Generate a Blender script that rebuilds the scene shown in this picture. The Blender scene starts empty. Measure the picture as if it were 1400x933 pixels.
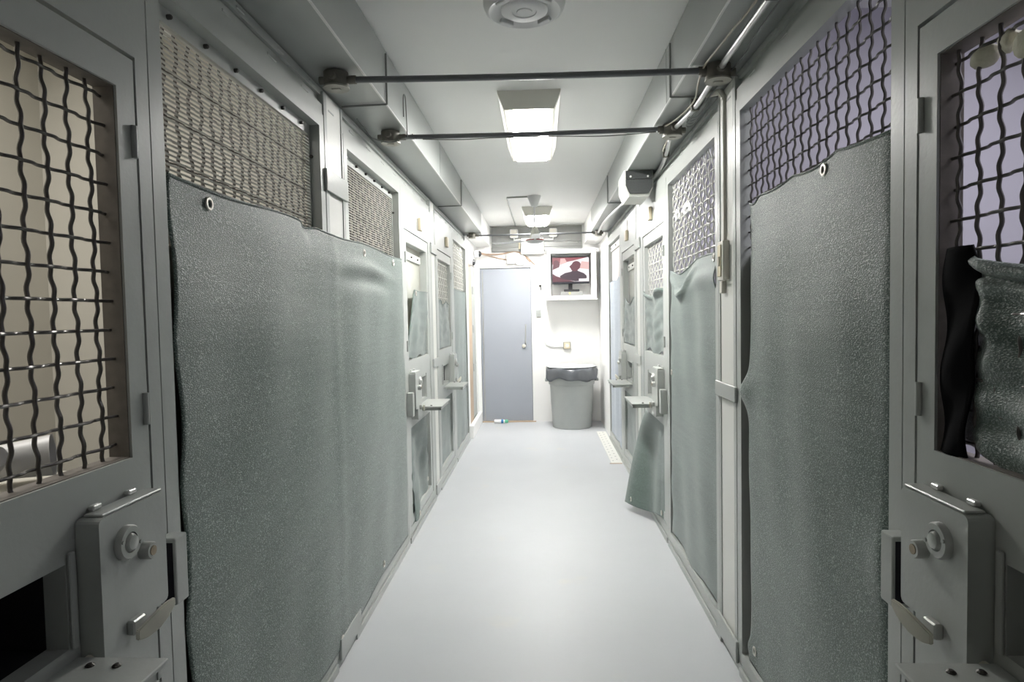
import bpy, bmesh, math, random
from mathutils import Vector, Matrix
random.seed(7)
S = bpy.context.scene
COL = S.collection
PI = math.pi
XF = {-1: -0.875, 1: 0.78}          # front planes of the two rows of cages
SIDE = {-1: 'left', 1: 'right'}

def X(s, d):                         # d metres out of the cage front into the corridor
    return XF[s] - s * d

# ------------------------------------------------------------------ materials
def mat(name, col, rough=0.5, metal=0.0, noise=0.0, nscale=8.0, bump=0.0, bscale=60.0, emit=None, alpha=None, spec=0.5, sheen=0.0):
    m = bpy.data.materials.new(name); m.use_nodes = True
    nt = m.node_tree; b = nt.nodes['Principled BSDF']
    b.inputs['Base Color'].default_value = (*col, 1); b.inputs['Roughness'].default_value = rough
    b.inputs['Metallic'].default_value = metal; b.inputs['Specular IOR Level'].default_value = spec
    b.inputs['Sheen Weight'].default_value = sheen
    tc = nt.nodes.new('ShaderNodeTexCoord')
    if noise:
        n = nt.nodes.new('ShaderNodeTexNoise'); n.inputs['Scale'].default_value = nscale; n.inputs['Detail'].default_value = 5
        nt.links.new(tc.outputs['Object'], n.inputs['Vector'])
        r = nt.nodes.new('ShaderNodeMix'); r.data_type = 'RGBA'
        r.inputs['A'].default_value = (*[c * (1 - noise) for c in col], 1); r.inputs['B'].default_value = (*[min(1, c * (1 + noise)) for c in col], 1)
        nt.links.new(n.outputs['Fac'], r.inputs['Factor']); nt.links.new(r.outputs['Result'], b.inputs['Base Color'])
    if bump:
        n2 = nt.nodes.new('ShaderNodeTexNoise'); n2.inputs['Scale'].default_value = bscale; n2.inputs['Detail'].default_value = 4
        nt.links.new(tc.outputs['Object'], n2.inputs['Vector'])
        bp = nt.nodes.new('ShaderNodeBump'); bp.inputs['Strength'].default_value = bump; bp.inputs['Distance'].default_value = 0.01
        nt.links.new(n2.outputs['Fac'], bp.inputs['Height']); nt.links.new(bp.outputs['Normal'], b.inputs['Normal'])
    if emit:
        b.inputs['Emission Color'].default_value = (*emit[0], 1); b.inputs['Emission Strength'].default_value = emit[1]
    if alpha is not None:
        b.inputs['Alpha'].default_value = alpha
    return m

def cloth_mat(name, dark, light, speck):
    m = bpy.data.materials.new(name); m.use_nodes = True
    nt = m.node_tree; b = nt.nodes['Principled BSDF']; L = nt.links.new
    tc = nt.nodes.new('ShaderNodeTexCoord')
    def noise(scale, detail, mp):
        mapn = nt.nodes.new('ShaderNodeMapping'); mapn.inputs['Scale'].default_value = mp
        L(tc.outputs['Object'], mapn.inputs['Vector'])
        n = nt.nodes.new('ShaderNodeTexNoise'); n.inputs['Scale'].default_value = scale; n.inputs['Detail'].default_value = detail
        L(mapn.outputs['Vector'], n.inputs['Vector']); return n
    weft = noise(6, 4, (1, .35, 9))            # faint horizontal bands of the knit
    tuft = noise(230, 2, (1, .8, 1.6))         # single loops, their glints put into the colour as pale specks
    dust = noise(3, 5, (1, 1, 1))
    mx = nt.nodes.new('ShaderNodeMix'); mx.data_type = 'RGBA'
    mx.inputs['A'].default_value = (*dark, 1); mx.inputs['B'].default_value = (*light, 1)
    ad = nt.nodes.new('ShaderNodeMath'); ad.operation = 'MULTIPLY_ADD'; ad.inputs[1].default_value = 0.6
    L(weft.outputs['Fac'], ad.inputs[0])
    sc = nt.nodes.new('ShaderNodeMath'); sc.operation = 'MULTIPLY'; sc.inputs[1].default_value = 0.4
    L(dust.outputs['Fac'], sc.inputs[0]); L(sc.outputs[0], ad.inputs[2])
    rm = nt.nodes.new('ShaderNodeMapRange'); rm.inputs['From Min'].default_value = .35; rm.inputs['From Max'].default_value = .65
    L(ad.outputs[0], rm.inputs['Value']); L(rm.outputs['Result'], mx.inputs['Factor'])
    sp = nt.nodes.new('ShaderNodeMapRange'); sp.inputs['From Min'].default_value = .53; sp.inputs['From Max'].default_value = .68
    L(tuft.outputs['Fac'], sp.inputs['Value'])
    mx2 = nt.nodes.new('ShaderNodeMix'); mx2.data_type = 'RGBA'; mx2.inputs['B'].default_value = (*speck, 1)
    L(mx.outputs['Result'], mx2.inputs['A']); L(sp.outputs['Result'], mx2.inputs['Factor']); L(mx2.outputs['Result'], b.inputs['Base Color'])
    bp = nt.nodes.new('ShaderNodeBump'); bp.inputs['Strength'].default_value = .55; bp.inputs['Distance'].default_value = .004
    L(tuft.outputs['Fac'], bp.inputs['Height']); L(bp.outputs['Normal'], b.inputs['Normal'])
    b.inputs['Roughness'].default_value = .42; b.inputs['Sheen Weight'].default_value = .25
    return m

M = {}
M['paint'] = mat('grey_steel_paint', (.43, .45, .43), .33, 0, .07, 5, .05, 90)
M['white_paint'] = mat('white_panel_paint', (.74, .74, .70), .4, 0, .03, 4)
M['duct'] = mat('grey_duct_paint', (.41, .43, .42), .34, .1, .06, 3, .03, 20)
M['edge'] = mat('bare_edge', (.75, .75, .74), .3, .3)
M['ceiling'] = mat('ceiling_paint', (.87, .87, .85), .55, 0, .02, 2)
M['wall'] = mat('white_wall_paint', (.86, .86, .845), .5, 0, .02, 3, .06, 25)
M['beige'] = mat('cell_beige_paint', (.61, .585, .52), .6, 0, .04, 2)
M['lilac'] = mat('cell_lilac_paint', (.50, .485, .545), .6, 0, .04, 2)
M['floor'] = None
M['wire'] = mat('backlit_crimped_wire', (.125, .118, .11), .28, .45, .2, 30)  # wire against lit cells; its backlit dark is put into the colour
M['wirelight'] = mat('lit_crimped_wire', (.58, .58, .54), .35, .1, .06, 30)  # farther copy of the same wire, its lit paleness put into the colour
M['rod'] = mat('grille_rod', (.50, .49, .45), .35, .3, .08, 20)
M['darkbrown'] = mat('dark_brown_strip', (.20, .18, .16), .6, .2, .3, 40)  # dark brown of near window linings and the sheets behind the cloths
M['cloth'] = cloth_mat('green_shade_cloth', (.044, .078, .062), (.080, .122, .102), (.36, .42, .39))
M['clothpale'] = cloth_mat('hazed_green_shade_cloth', (.072, .110, .095), (.108, .154, .137), (.26, .31, .29))  # paler copy for far cloths; haze and glare put into the colour
M['clothblue'] = cloth_mat('blue_grey_shade_cloth', (.30, .35, .42), (.36, .42, .49), (.5, .55, .6))
M['grommet'] = mat('brass_grommet', (.75, .72, .66), .3, .6)
M['hole'] = mat('port_and_keeper_dark', (.012, .010, .016), .8)
M['black'] = mat('black_rubber', (.02, .02, .022), .5)
M['blackrag'] = mat('matt_black_rag', (.008, .008, .009), .95, spec=.1)
M['conduit'] = mat('dark_conduit', (.19, .195, .205), .4, .5, .1, 20)
M['silver'] = mat('galvanised_conduit', (.62, .62, .62), .3, .7, .1, 20)
M['jbox'] = mat('dirty_junction_box', (.20, .19, .165), .6, .3, .35, 40)
M['cover'] = mat('junction_cover', (.42, .41, .36), .5, .3, .2, 40)
M['cable'] = mat('cream_cable', (.50, .46, .38), .5)
M['browncable'] = mat('brown_cable', (.42, .31, .23), .6)
M['thinwire'] = mat('grey_hanger_wire', (.22, .23, .22), .5, .3)
M['plastic'] = mat('white_plastic', (.80, .80, .80), .35)
M['cream'] = mat('cream_plastic', (.66, .58, .42), .45)
M['raceway'] = mat('cream_raceway', (.74, .71, .64), .45)
M['paper'] = mat('wadded_paper', (.62, .60, .48), .8, 0, .1, 30, .4, 60)
M['brass'] = mat('worn_brass', (.30, .24, .17), .4, .7, .2, 60)
M['steel'] = mat('satin_steel', (.45, .46, .44), .3, .5, .1, 30)
M['bone'] = mat('worn_ivory_paint', (.66, .64, .55), .4, 0, .08, 30)
M['lens'] = mat('lit_lens', (.9, .9, .9), .4, emit=((1, .985, .95), 30.0))
M['fixture'] = mat('fixture_paint', (.78, .77, .70), .4)
M['lens_far'] = mat('lit_far_lens', (.9, .9, .9), .4, emit=((1, .985, .96), 44.0))
M['side'] = mat('glowing_side_strip', (.85,.85,.82), .4, emit=((1,.985,.95), .3))
M['doorblue'] = mat('blue_grey_door_paint', (.36, .385, .43), .45, 0, .03, 3)
M['beam'] = mat('grey_sheet_metal', (.27, .275, .265), .45, .3, .12, 6)
M['can'] = mat('grey_bin_plastic', (.38, .40, .39), .5, 0, .06, 12)
M['bag'] = mat('smoky_bin_liner', (.16, .17, .185), .22, 0, .15, 9, alpha=.93)
M['clearbag'] = mat('pale_liner_film', (.55, .57, .58), .2, 0, .1, 9)
M['pane'] = mat('clouded_polycarbonate', (.72, .73, .66), .25, alpha=.72)
M['tan'] = mat('tan_board', (.50, .38, .27), .6, 0, .15, 10)
M['glass'] = mat('dark_glass', (.03, .03, .035), .08)
M['chrome'] = mat('polished_dome', (.6, .6, .62), .12, .9)
M['pinkpanel'] = mat('perforated_grey_panel', (.52, .50, .49), .6, 0, .1, 80)
M['regflap'] = mat('dark_foam_flap', (.075, .08, .08), .85, 0, .25, 120)
M['bottle_blue'] = mat('blue_cap_band', (.05, .22, .5), .4)
M['bottle_green'] = mat('green_cap', (.15, .55, .35), .4)
M['screw'] = mat('dark_bolt', (.06, .055, .05), .4, .5)
M['red'] = mat('red_plate', (.45, .15, .15), .5)
def floor_mat():
    m = bpy.data.materials.new('pale_grey_floor_paint'); m.use_nodes = True
    nt = m.node_tree; b = nt.nodes['Principled BSDF']; L = nt.links.new
    tc = nt.nodes.new('ShaderNodeTexCoord')
    n = nt.nodes.new('ShaderNodeTexNoise'); n.inputs['Scale'].default_value = 1.6; n.inputs['Detail'].default_value = 6
    L(tc.outputs['Object'], n.inputs['Vector'])
    mx = nt.nodes.new('ShaderNodeMix'); mx.data_type = 'RGBA'
    mx.inputs['A'].default_value = (.50, .515, .535, 1); mx.inputs['B'].default_value = (.56, .575, .595, 1)
    L(n.outputs['Fac'], mx.inputs['Factor'])
    n2 = nt.nodes.new('ShaderNodeTexNoise'); n2.inputs['Scale'].default_value = 2.3; n2.inputs['Detail'].default_value = 8
    L(tc.outputs['Object'], n2.inputs['Vector'])
    mr = nt.nodes.new('ShaderNodeMapRange'); mr.inputs['From Min'].default_value = .64; mr.inputs['From Max'].default_value = .80; mr.inputs['To Max'].default_value = .55
    L(n2.outputs['Fac'], mr.inputs['Value'])
    mx2 = nt.nodes.new('ShaderNodeMix'); mx2.data_type = 'RGBA'; mx2.inputs['B'].default_value = (.62, .58, .47, 1)
    L(mx.outputs['Result'], mx2.inputs['A']); L(mr.outputs['Result'], mx2.inputs['Factor'])
    L(mx2.outputs['Result'], b.inputs['Base Color'])
    b.inputs['Roughness'].default_value = .42
    n3 = nt.nodes.new('ShaderNodeTexNoise'); n3.inputs['Scale'].default_value = 14; n3.inputs['Detail'].default_value = 3
    L(tc.outputs['Object'], n3.inputs['Vector'])
    bp = nt.nodes.new('ShaderNodeBump'); bp.inputs['Strength'].default_value = .04; bp.inputs['Distance'].default_value = .02
    L(n3.outputs['Fac'], bp.inputs['Height']); L(bp.outputs['Normal'], b.inputs['Normal'])
    return m
M['floor'] = floor_mat()
def screen_mat(name, c, e=1.0): return mat(name, (.02, .02, .02), .3, emit=(c, e))

# ------------------------------------------------------------------ object helpers
def link(name, bm, m, parent=None, smooth=False):
    bmesh.ops.recalc_face_normals(bm, faces=bm.faces)
    me = bpy.data.meshes.new(name); bm.to_mesh(me); bm.free()
    ms = m if isinstance(m, (list, tuple)) else [m]
    for k in ms: me.materials.append(k)
    if smooth:
        for p in me.polygons: p.use_smooth = True
        try: me.set_sharp_from_angle(angle=math.radians(40))
        except Exception: pass
    o = bpy.data.objects.new(name, me); COL.objects.link(o)
    if parent is not None:
        o.parent = parent; o.matrix_parent_inverse = Matrix.Translation(-Vector(parent.location))
    return o
def tag(o, label, cat, group=None):
    o['label'] = label; o['category'] = cat
    if group: o['group'] = group
    return o
def thing(name, label, cat, loc, group=None):
    o = bpy.data.objects.new(name, None); COL.objects.link(o); o.location = loc; o.empty_display_size = .05
    return tag(o, label, cat, group)
def struct(name, bm, m):
    o = link(name, bm, m); o['kind'] = 'structure'; return o
def N(): return bmesh.new()
def box(bm, x0, x1, y0, y1, z0, z1, bev=0.0, seg=1):
    if x0 > x1: x0, x1 = x1, x0
    if y0 > y1: y0, y1 = y1, y0
    vs = [bm.verts.new(p) for p in [(x0,y0,z0),(x1,y0,z0),(x1,y1,z0),(x0,y1,z0),(x0,y0,z1),(x1,y0,z1),(x1,y1,z1),(x0,y1,z1)]]
    fs = [bm.faces.new([vs[i] for i in q]) for q in [(3,2,1,0),(4,5,6,7),(0,1,5,4),(1,2,6,5),(2,3,7,6),(3,0,4,7)]]
    if bev:
        es = list({e for f in fs for e in f.edges})
        bmesh.ops.bevel(bm, geom=es, offset=bev, segments=seg, affect='EDGES', profile=.5)
    return bm
def sbox(bm, s, d0, d1, y0, y1, z0, z1, bev=0.0, seg=1): return box(bm, X(s,d0), X(s,d1), y0, y1, z0, z1, bev, seg)
def tube(bm, pts, r, n=8, cap=True):
    pts = [Vector(p) for p in pts]; rings = []; up = None
    for i, p in enumerate(pts):
        t = (pts[min(i+1,len(pts)-1)] - pts[max(i-1,0)]).normalized()
        if up is None:
            up = Vector((0,0,1)) if abs(t.z) < .9 else Vector((0,1,0))
        a = t.cross(up).normalized(); up = a.cross(t).normalized()
        rr = r[i] if isinstance(r, (list, tuple)) else r
        rings.append([bm.verts.new(p + (a*math.cos(2*PI*k/n) + up*math.sin(2*PI*k/n))*rr) for k in range(n)])
    for q, w in zip(rings, rings[1:]):
        for k in range(n): bm.faces.new([q[k], q[(k+1)%n], w[(k+1)%n], w[k]])
    if cap:
        bm.faces.new(rings[0][::-1]); bm.faces.new(rings[-1])
    return bm
def lathe(bm, prof, c, axis='z', n=32, sx=1, sy=1):
    """profile of (radius, height) turned round an axis through c"""
    rings = []
    for r, h in prof:
        ring = []
        for k in range(n):
            a = 2*PI*k/n; u, v = r*math.cos(a)*sx, r*math.sin(a)*sy
            p = {'z': (u,v,h), 'x': (h,u,v), '-x': (-h,u,v), 'y': (u,h,v), '-y': (u,-h,v)}[axis]
            ring.append(bm.verts.new((c[0]+p[0], c[1]+p[1], c[2]+p[2])))
        rings.append(ring)
    for q, w in zip(rings, rings[1:]):
        for k in range(n): bm.faces.new([q[k], q[(k+1)%n], w[(k+1)%n], w[k]])
    bm.faces.new(rings[0][::-1]); bm.faces.new(rings[-1])
    return bm
def prism(bm, poly, f0, f1):
    """poly: list of 2D points; f0/f1 map a 2D point to 3D on the two ends"""
    a = [bm.verts.new(f0(p)) for p in poly]; b = [bm.verts.new(f1(p)) for p in poly]
    bm.faces.new(a); bm.faces.new(b[::-1])
    for i in range(len(poly)):
        j = (i+1) % len(poly); bm.faces.new([a[i], b[i], b[j], a[j]])
    return bm
def holed(bm, s, d0, d1, y0, y1, z0, z1, holes):
    """plate in the cage front with rectangular openings (ya,yb,za,zb)"""
    ys = sorted({y0, y1, *[v for h in holes for v in h[:2]]}); zs = sorted({z0, z1, *[v for h in holes for v in h[2:]]})
    ny, nz = len(ys)-1, len(zs)-1
    def solid(i, j):
        if not (0 <= i < ny and 0 <= j < nz): return False
        cy, cz = (ys[i]+ys[i+1])/2, (zs[j]+zs[j+1])/2
        return not any(h[0] < cy < h[1] and h[2] < cz < h[3] for h in holes)
    cache = {}
    def v(d, i, j):
        k = (d, i, j)
        if k not in cache: cache[k] = bm.verts.new((X(s,d), ys[i], zs[j]))
        return cache[k]
    for i in range(ny):
        for j in range(nz):
            if not solid(i, j): continue
            for d in (d0, d1): bm.faces.new([v(d,i,j), v(d,i+1,j), v(d,i+1,j+1), v(d,i,j+1)])
            for (a, b, c, e) in (((i,j),(i+1,j),i,j-1), ((i+1,j),(i+1,j+1),i+1,j), ((i+1,j+1),(i,j+1),i,j+1), ((i,j+1),(i,j),i-1,j)):
                if not solid(c, e): bm.faces.new([v(d0,*a), v(d0,*b), v(d1,*b), v(d1,*a)])
    return bm
def weave(bm, s, d, y0, y1, z0, z1, p=.0575, r=.0040, amp=.0030, oy=.5, oz=.5, n=6, rh=None, pz=None):
    pz = pz or p
    rh = rh or r*.86
    cr = lambda q: amp*math.cos(PI*q) + amp*.55*math.cos(3*PI*q)*(-1)
    ny = int((y1-y0)/p)+1; nz = int((z1-z0)/pz)+1
    ys = [y0 + oy*p + i*p for i in range(ny) if y0 + oy*p + i*p < y1-.004]
    zs = [z1 - oz*pz - j*pz for j in range(nz) if z1 - oz*pz - j*pz > z0+.004]
    for i, y in enumerate(ys):
        k = int((z1-z0)/p*10)
        tube(bm, [(X(s, d + cr((z1-oz*pz-(z0+(z1-z0)*t/k))/pz + i)), y, z0+(z1-z0)*t/k) for t in range(k+1)], r, n)
    for j, z in enumerate(zs):
        k = int((y1-y0)/p*10)
        tube(bm, [(X(s, d - cr((y0+(y1-y0)*t/k-y0-oy*p)/p + j)), y0+(y1-y0)*t/k, z) for t in range(k+1)], rh, n)
    return bm
def smoothpath(pts, k=6):
    pts = [Vector(p) for p in pts]; out = []
    for i in range(len(pts)-1):
        p0, p1, p2, p3 = pts[max(i-1,0)], pts[i], pts[i+1], pts[min(i+2,len(pts)-1)]
        for j in range(k):
            t = j/k
            out.append(.5*((2*p1) + (p2-p0)*t + (2*p0-5*p1+4*p2-p3)*t*t + (3*p1-p0-3*p2+p3)*t**3))
    out.append(pts[-1]); return out
def blob(bm, c, r, seed=0, sc=(1,1,1), amp=.25):
    rnd = random.Random(seed); ph = [rnd.uniform(0, 6.28) for _ in range(6)]
    res = bmesh.ops.create_icosphere(bm, subdivisions=3, radius=1)
    for v in res['verts']:
        q = v.co.normalized()
        f = 1 + amp*(math.sin(3*q.x+ph[0])*math.sin(4*q.y+ph[1]) + .6*math.sin(6*q.z+ph[2])*math.sin(5*q.x+ph[3]))
        v.co = Vector((q.x*r*f*sc[0]+c[0], q.y*r*f*sc[1]+c[1], q.z*r*f*sc[2]+c[2]))
    return bm
def ring(bm, s, d, y, z, R=.014, r=.005):
    """grommet: a small torus lying in the cloth"""
    n, k = 18, 6; vs = []
    for i in range(n):
        a = 2*PI*i/n; row = []
        for j in range(k):
            b = 2*PI*j/k; rr = R + r*math.cos(b)
            row.append(bm.verts.new((X(s, d + .6*r*math.sin(b)), y + rr*math.cos(a), z + rr*math.sin(a))))
        vs.append(row)
    for i in range(n):
        for j in range(k): bm.faces.new([vs[i][j], vs[(i+1)%n][j], vs[(i+1)%n][(j+1)%k], vs[i][(j+1)%k]])
    return bm

# ------------------------------------------------------------------ camera
f, a_, b_, c_ = 854.7, .04808, .0414, -.0195
def rot(a, b, c):
    yaw = Matrix(((math.cos(a),0,math.sin(a)),(0,1,0),(-math.sin(a),0,math.cos(a))))
    pit = Matrix(((1,0,0),(0,math.cos(b),-math.sin(b)),(0,math.sin(b),math.cos(b))))
    rol = Matrix(((math.cos(c),-math.sin(c),0),(math.sin(c),math.cos(c),0),(0,0,1)))
    return rol @ pit @ yaw
R_ = rot(a_, b_, c_)
w = [Vector((r[0], r[2], -r[1])) for r in R_]           # image right, image down, view direction in world axes
cam = bpy.data.objects.new('camera', bpy.data.cameras.new('camera')); COL.objects.link(cam)
mw = Matrix((w[0], -w[1], -w[2])).transposed().to_4x4(); mw.translation = (0, 0, 1.47)
cam.matrix_world = mw; cam.data.sensor_width = 36; cam.data.lens = f/1400*36; cam.data.clip_start = .02
S.camera = cam

# ------------------------------------------------------------------ room shell
ZC, YE, YB = 2.68, 8.55, -1.6
CW = 2.15                                                # cell back walls
struct('floor', box(N(), -CW-.1, CW+.1, YB-.1, YE+.12, -.08, 0), M['floor'])
struct('ceiling', box(N(), -CW-.1, CW+.1, YB-.1, YE+.12, ZC, ZC+.08), M['ceiling'])
struct('wall_left', box(N(), -CW-.1, -CW, YB-.1, YE+.12, 0, ZC), M['beige'])
struct('wall_right', box(N(), CW, CW+.1, YB-.1, YE+.12, 0, ZC), M['lilac'])
struct('wall_behind', box(N(), -CW, CW, YB-.1, YB, 0, ZC), M['wall'])
# end wall with the doorway cut in it
DX0, DX1, DZ = -.838, -.138, 2.115
bm = N(); box(bm, -CW, DX0-.05, YE, YE+.12, 0, ZC); box(bm, DX1+.03, CW, YE, YE+.12, 0, ZC); box(bm, DX0-.05, DX1+.03, YE, YE+.12, DZ+.03, ZC)
struct('wall_end', bm, M['wall'])
bm = N(); box(bm, DX0-.05, DX0, YE-.015, YE+.12, 0, DZ+.03); box(bm, DX1, DX1+.03, YE-.005, YE+.12, 0, DZ+.03); box(bm, DX0, DX1, YE-.005, YE+.12, DZ, DZ+.03)
struct('trim_door', bm, M['wall'])
dr = struct('door_end', holed(N(), 1, 0, .01, 0, 1, 0, 1, []) if False else box(N(), DX0+.004, DX1-.004, YE+.02, YE+.065, .012, DZ-.005, .003), M['doorblue'])
bm = N(); box(bm, DX0+.03, DX0+.042, YE+.012, YE+.02, .02, DZ-.03); link('edge_strip', bm, M['steel'], dr)
bm = N(); tube(bm, smoothpath([(-.218,YE+.018,1.335),(-.219,YE-.016,1.315),(-.222,YE-.02,1.21),(-.225,YE-.016,1.10),(-.225,YE+.018,1.08)]), .008); link('door_handle', bm, M['steel'], dr, True)
bm = N(); lathe(bm, [(.026,-.02),(.026,.012),(.012,.016),(.012,.022)], (-.25,YE+.01,1.045), '-y', 20); link('lock_cylinder', bm, M['bone'], dr, True)
bm = N(); box(bm, DX0-.03, DX1+.04, YE-.03, YE+.02, 0, .012); struct('trim_threshold', bm, M['tan'])

# cell partitions behind the cage fronts and end walls past the cages
for s in (-1, 1):
    m = M['beige'] if s < 0 else M['lilac']
    for k, y in enumerate((.10, 2.67, 5.11)):
        bm = N(); sbox(bm, s, -.10, -(CW-abs(XF[s])) , y-.03, y+.03, 0, ZC); struct('wall_partition_%s_%d' % (SIDE[s], k+1), bm, m)
bm = N(); box(bm, .785, .87, 7.36, YE, 0, ZC); struct('wall_right_end', bm, M['wall'])
bm = N(); box(bm, -1.0, -.885, 7.34, 7.56, 0, ZC); box(bm, -1.0, -.885, 8.40, YE, 0, ZC); box(bm, -1.0, -.885, 7.56, 8.40, 2.13, ZC)
struct('wall_left_end', bm, M['wall'])
bm = N(); box(bm, -.885, -.835, 7.40, YE-.02, 0, .155, .006); struct('trim_curb', bm, M['wall'])
# the side doorway near the end of the left wall
t = thing('side_door', 'grey steel side door with tan board beside the blue-grey end door', 'door', (-.95, 8.0, 0))
bm = N(); box(bm, -.96, -.893, 7.93, 8.38, .16, 2.12, .003); link('door_leaf', bm, M['paint'], t)
bm = N(); box(bm, -.97, -.887, 7.58, 7.925, .0, 2.12); link('tan_board', bm, M['tan'], t)
for z in (.75, 1.25, 1.75):
    bm = N(); box(bm, -.896, -.884, 8.05, 8.15, z, z+.10, .003); link('latch_plate', bm, M['steel'], t)

# soffits of white board past the ducts
for s, x0, x1, nm in ((-1, -1.0, -.685, 'trim_soffit_left'), (1, .592, .785, 'trim_soffit_right')):
    struct(nm, box(N(), x0, x1, 7.34, YE, 2.41, ZC), M['wall'])

# ------------------------------------------------------------------ cage fronts
def frame_bolts(t, s, pts, d=.004):
    for y, z in pts:
        bm = N(); lathe(bm, [(.0065,-.004),(.0065,.005),(.004,.008)], (X(s,d), y, z), 'x' if s < 0 else '-x', 10); link('bolt', bm, M['screw'], t)

def panel(s, y0, y1, mode, label, wm=None, zlow=1.65, mesh_y=None):
    """fixed panel: welded angle frame round a recessed infill"""
    t = thing('mesh_panel', label, 'panel', (X(s,-.02), (y0+y1)/2, .05), 'fixed panels of the cage fronts')
    w = .05
    bm = N(); holed(bm, s, -.04, 0, y0, y1, .045, 2.30, [(y0+w, y1-w, .095, 2.245)]); link('panel_frame', bm, M['paint'], t)
    ya, yb = y0+w, y1-w
    if mode == 'grille':
        bk = N(); sbox(bk, s, -.060, -.052, ya-.02, yb+.02, .085, 1.66); link('light_block_sheet', bk, M['darkbrown'], t)  # dark sheet added behind the cloth to keep its edge gaps dark
        bm = N(); holed(bm, s, -.055, -.040, ya-.02, yb+.02, 1.68, 2.27, [(ya+.012, yb-.012, 1.70, 2.205)]); link('clamp_frame', bm, M['paint'], t)
        bm = N(); z = 1.70
        while z < 2.205:
            tube(bm, [(X(s,-.044), ya+.005, z), (X(s,-.044), yb-.005, z)], .0029, 6); z += .0124
        link('rod_grille', bm, M['rod'], t, True)
        bm = N(); weave(bm, s, -.066, ya-.03, yb+.03, 1.66, 2.25, p=.0575, r=.0050, rh=.0026, n=6); link('wire_mesh', bm, M['wire'], t, True)
        frame_bolts(t, s, [(ya+.10+i*(yb-ya-.2)/5, 2.226) for i in range(6)] + [(ya+.006, 2.12), (yb-.006, 2.12)], -.036)
    elif mode == 'mesh':
        bm = N(); weave(bm, s, -.034, ya, yb, zlow, 2.245, oy=.61, oz=.85, p=.058, pz=.060, r=.0040 if y0 < 2 else .0050, amp=.003)
        bk = N(); sbox(bk, s, -.060, -.052, ya-.02, yb+.02, .085, zlow); link('light_block_sheet', bk, M['darkbrown'], t); link('wire_mesh', bm, wm or M['wire'], t, True)  # same added dark sheet, stops cell light leaking round the cloth
    elif mode == 'sheet':
        bm = N(); sbox(bm, s, -.05, -.042, ya-.01, yb+.01, .09, 2.25); link('infill_sheet', bm, M['pinkpanel'], t)
        bm = N(); sbox(bm, s, -.040, -.028, ya, yb, 2.17, 2.235, .002); link('top_strip', bm, M['white_paint'], t)
        frame_bolts(t, s, [(ya+.08+i*(yb-ya-.16)/2, 2.20) for i in range(3)], -.026)
    return t

def post(s, y0, y1, label, braces):
    t = thing('frame_post', label, 'post', (X(s,-.02), (y0+y1)/2, .05), 'posts between the cells')
    bm = N(); sbox(bm, s, -.05, -.004, y0+.038, y1-.024, .09, 2.40); link('cover_board', bm, M['white_paint'], t)
    bm = N(); sbox(bm, s, -.05, 0, y0+.004, y0+.04, .045, 2.40, .002); sbox(bm, s, -.05, 0, y1-.025, y1-.003, .045, 2.40, .002); link('post_angle', bm, M['paint'], t)
    for z0, z1 in braces:
        bm = N(); sbox(bm, s, .001, .012, y0-.015, y1+.02, z0, z1, .002); link('tie_plate', bm, M['paint'], t)
    return t

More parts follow.
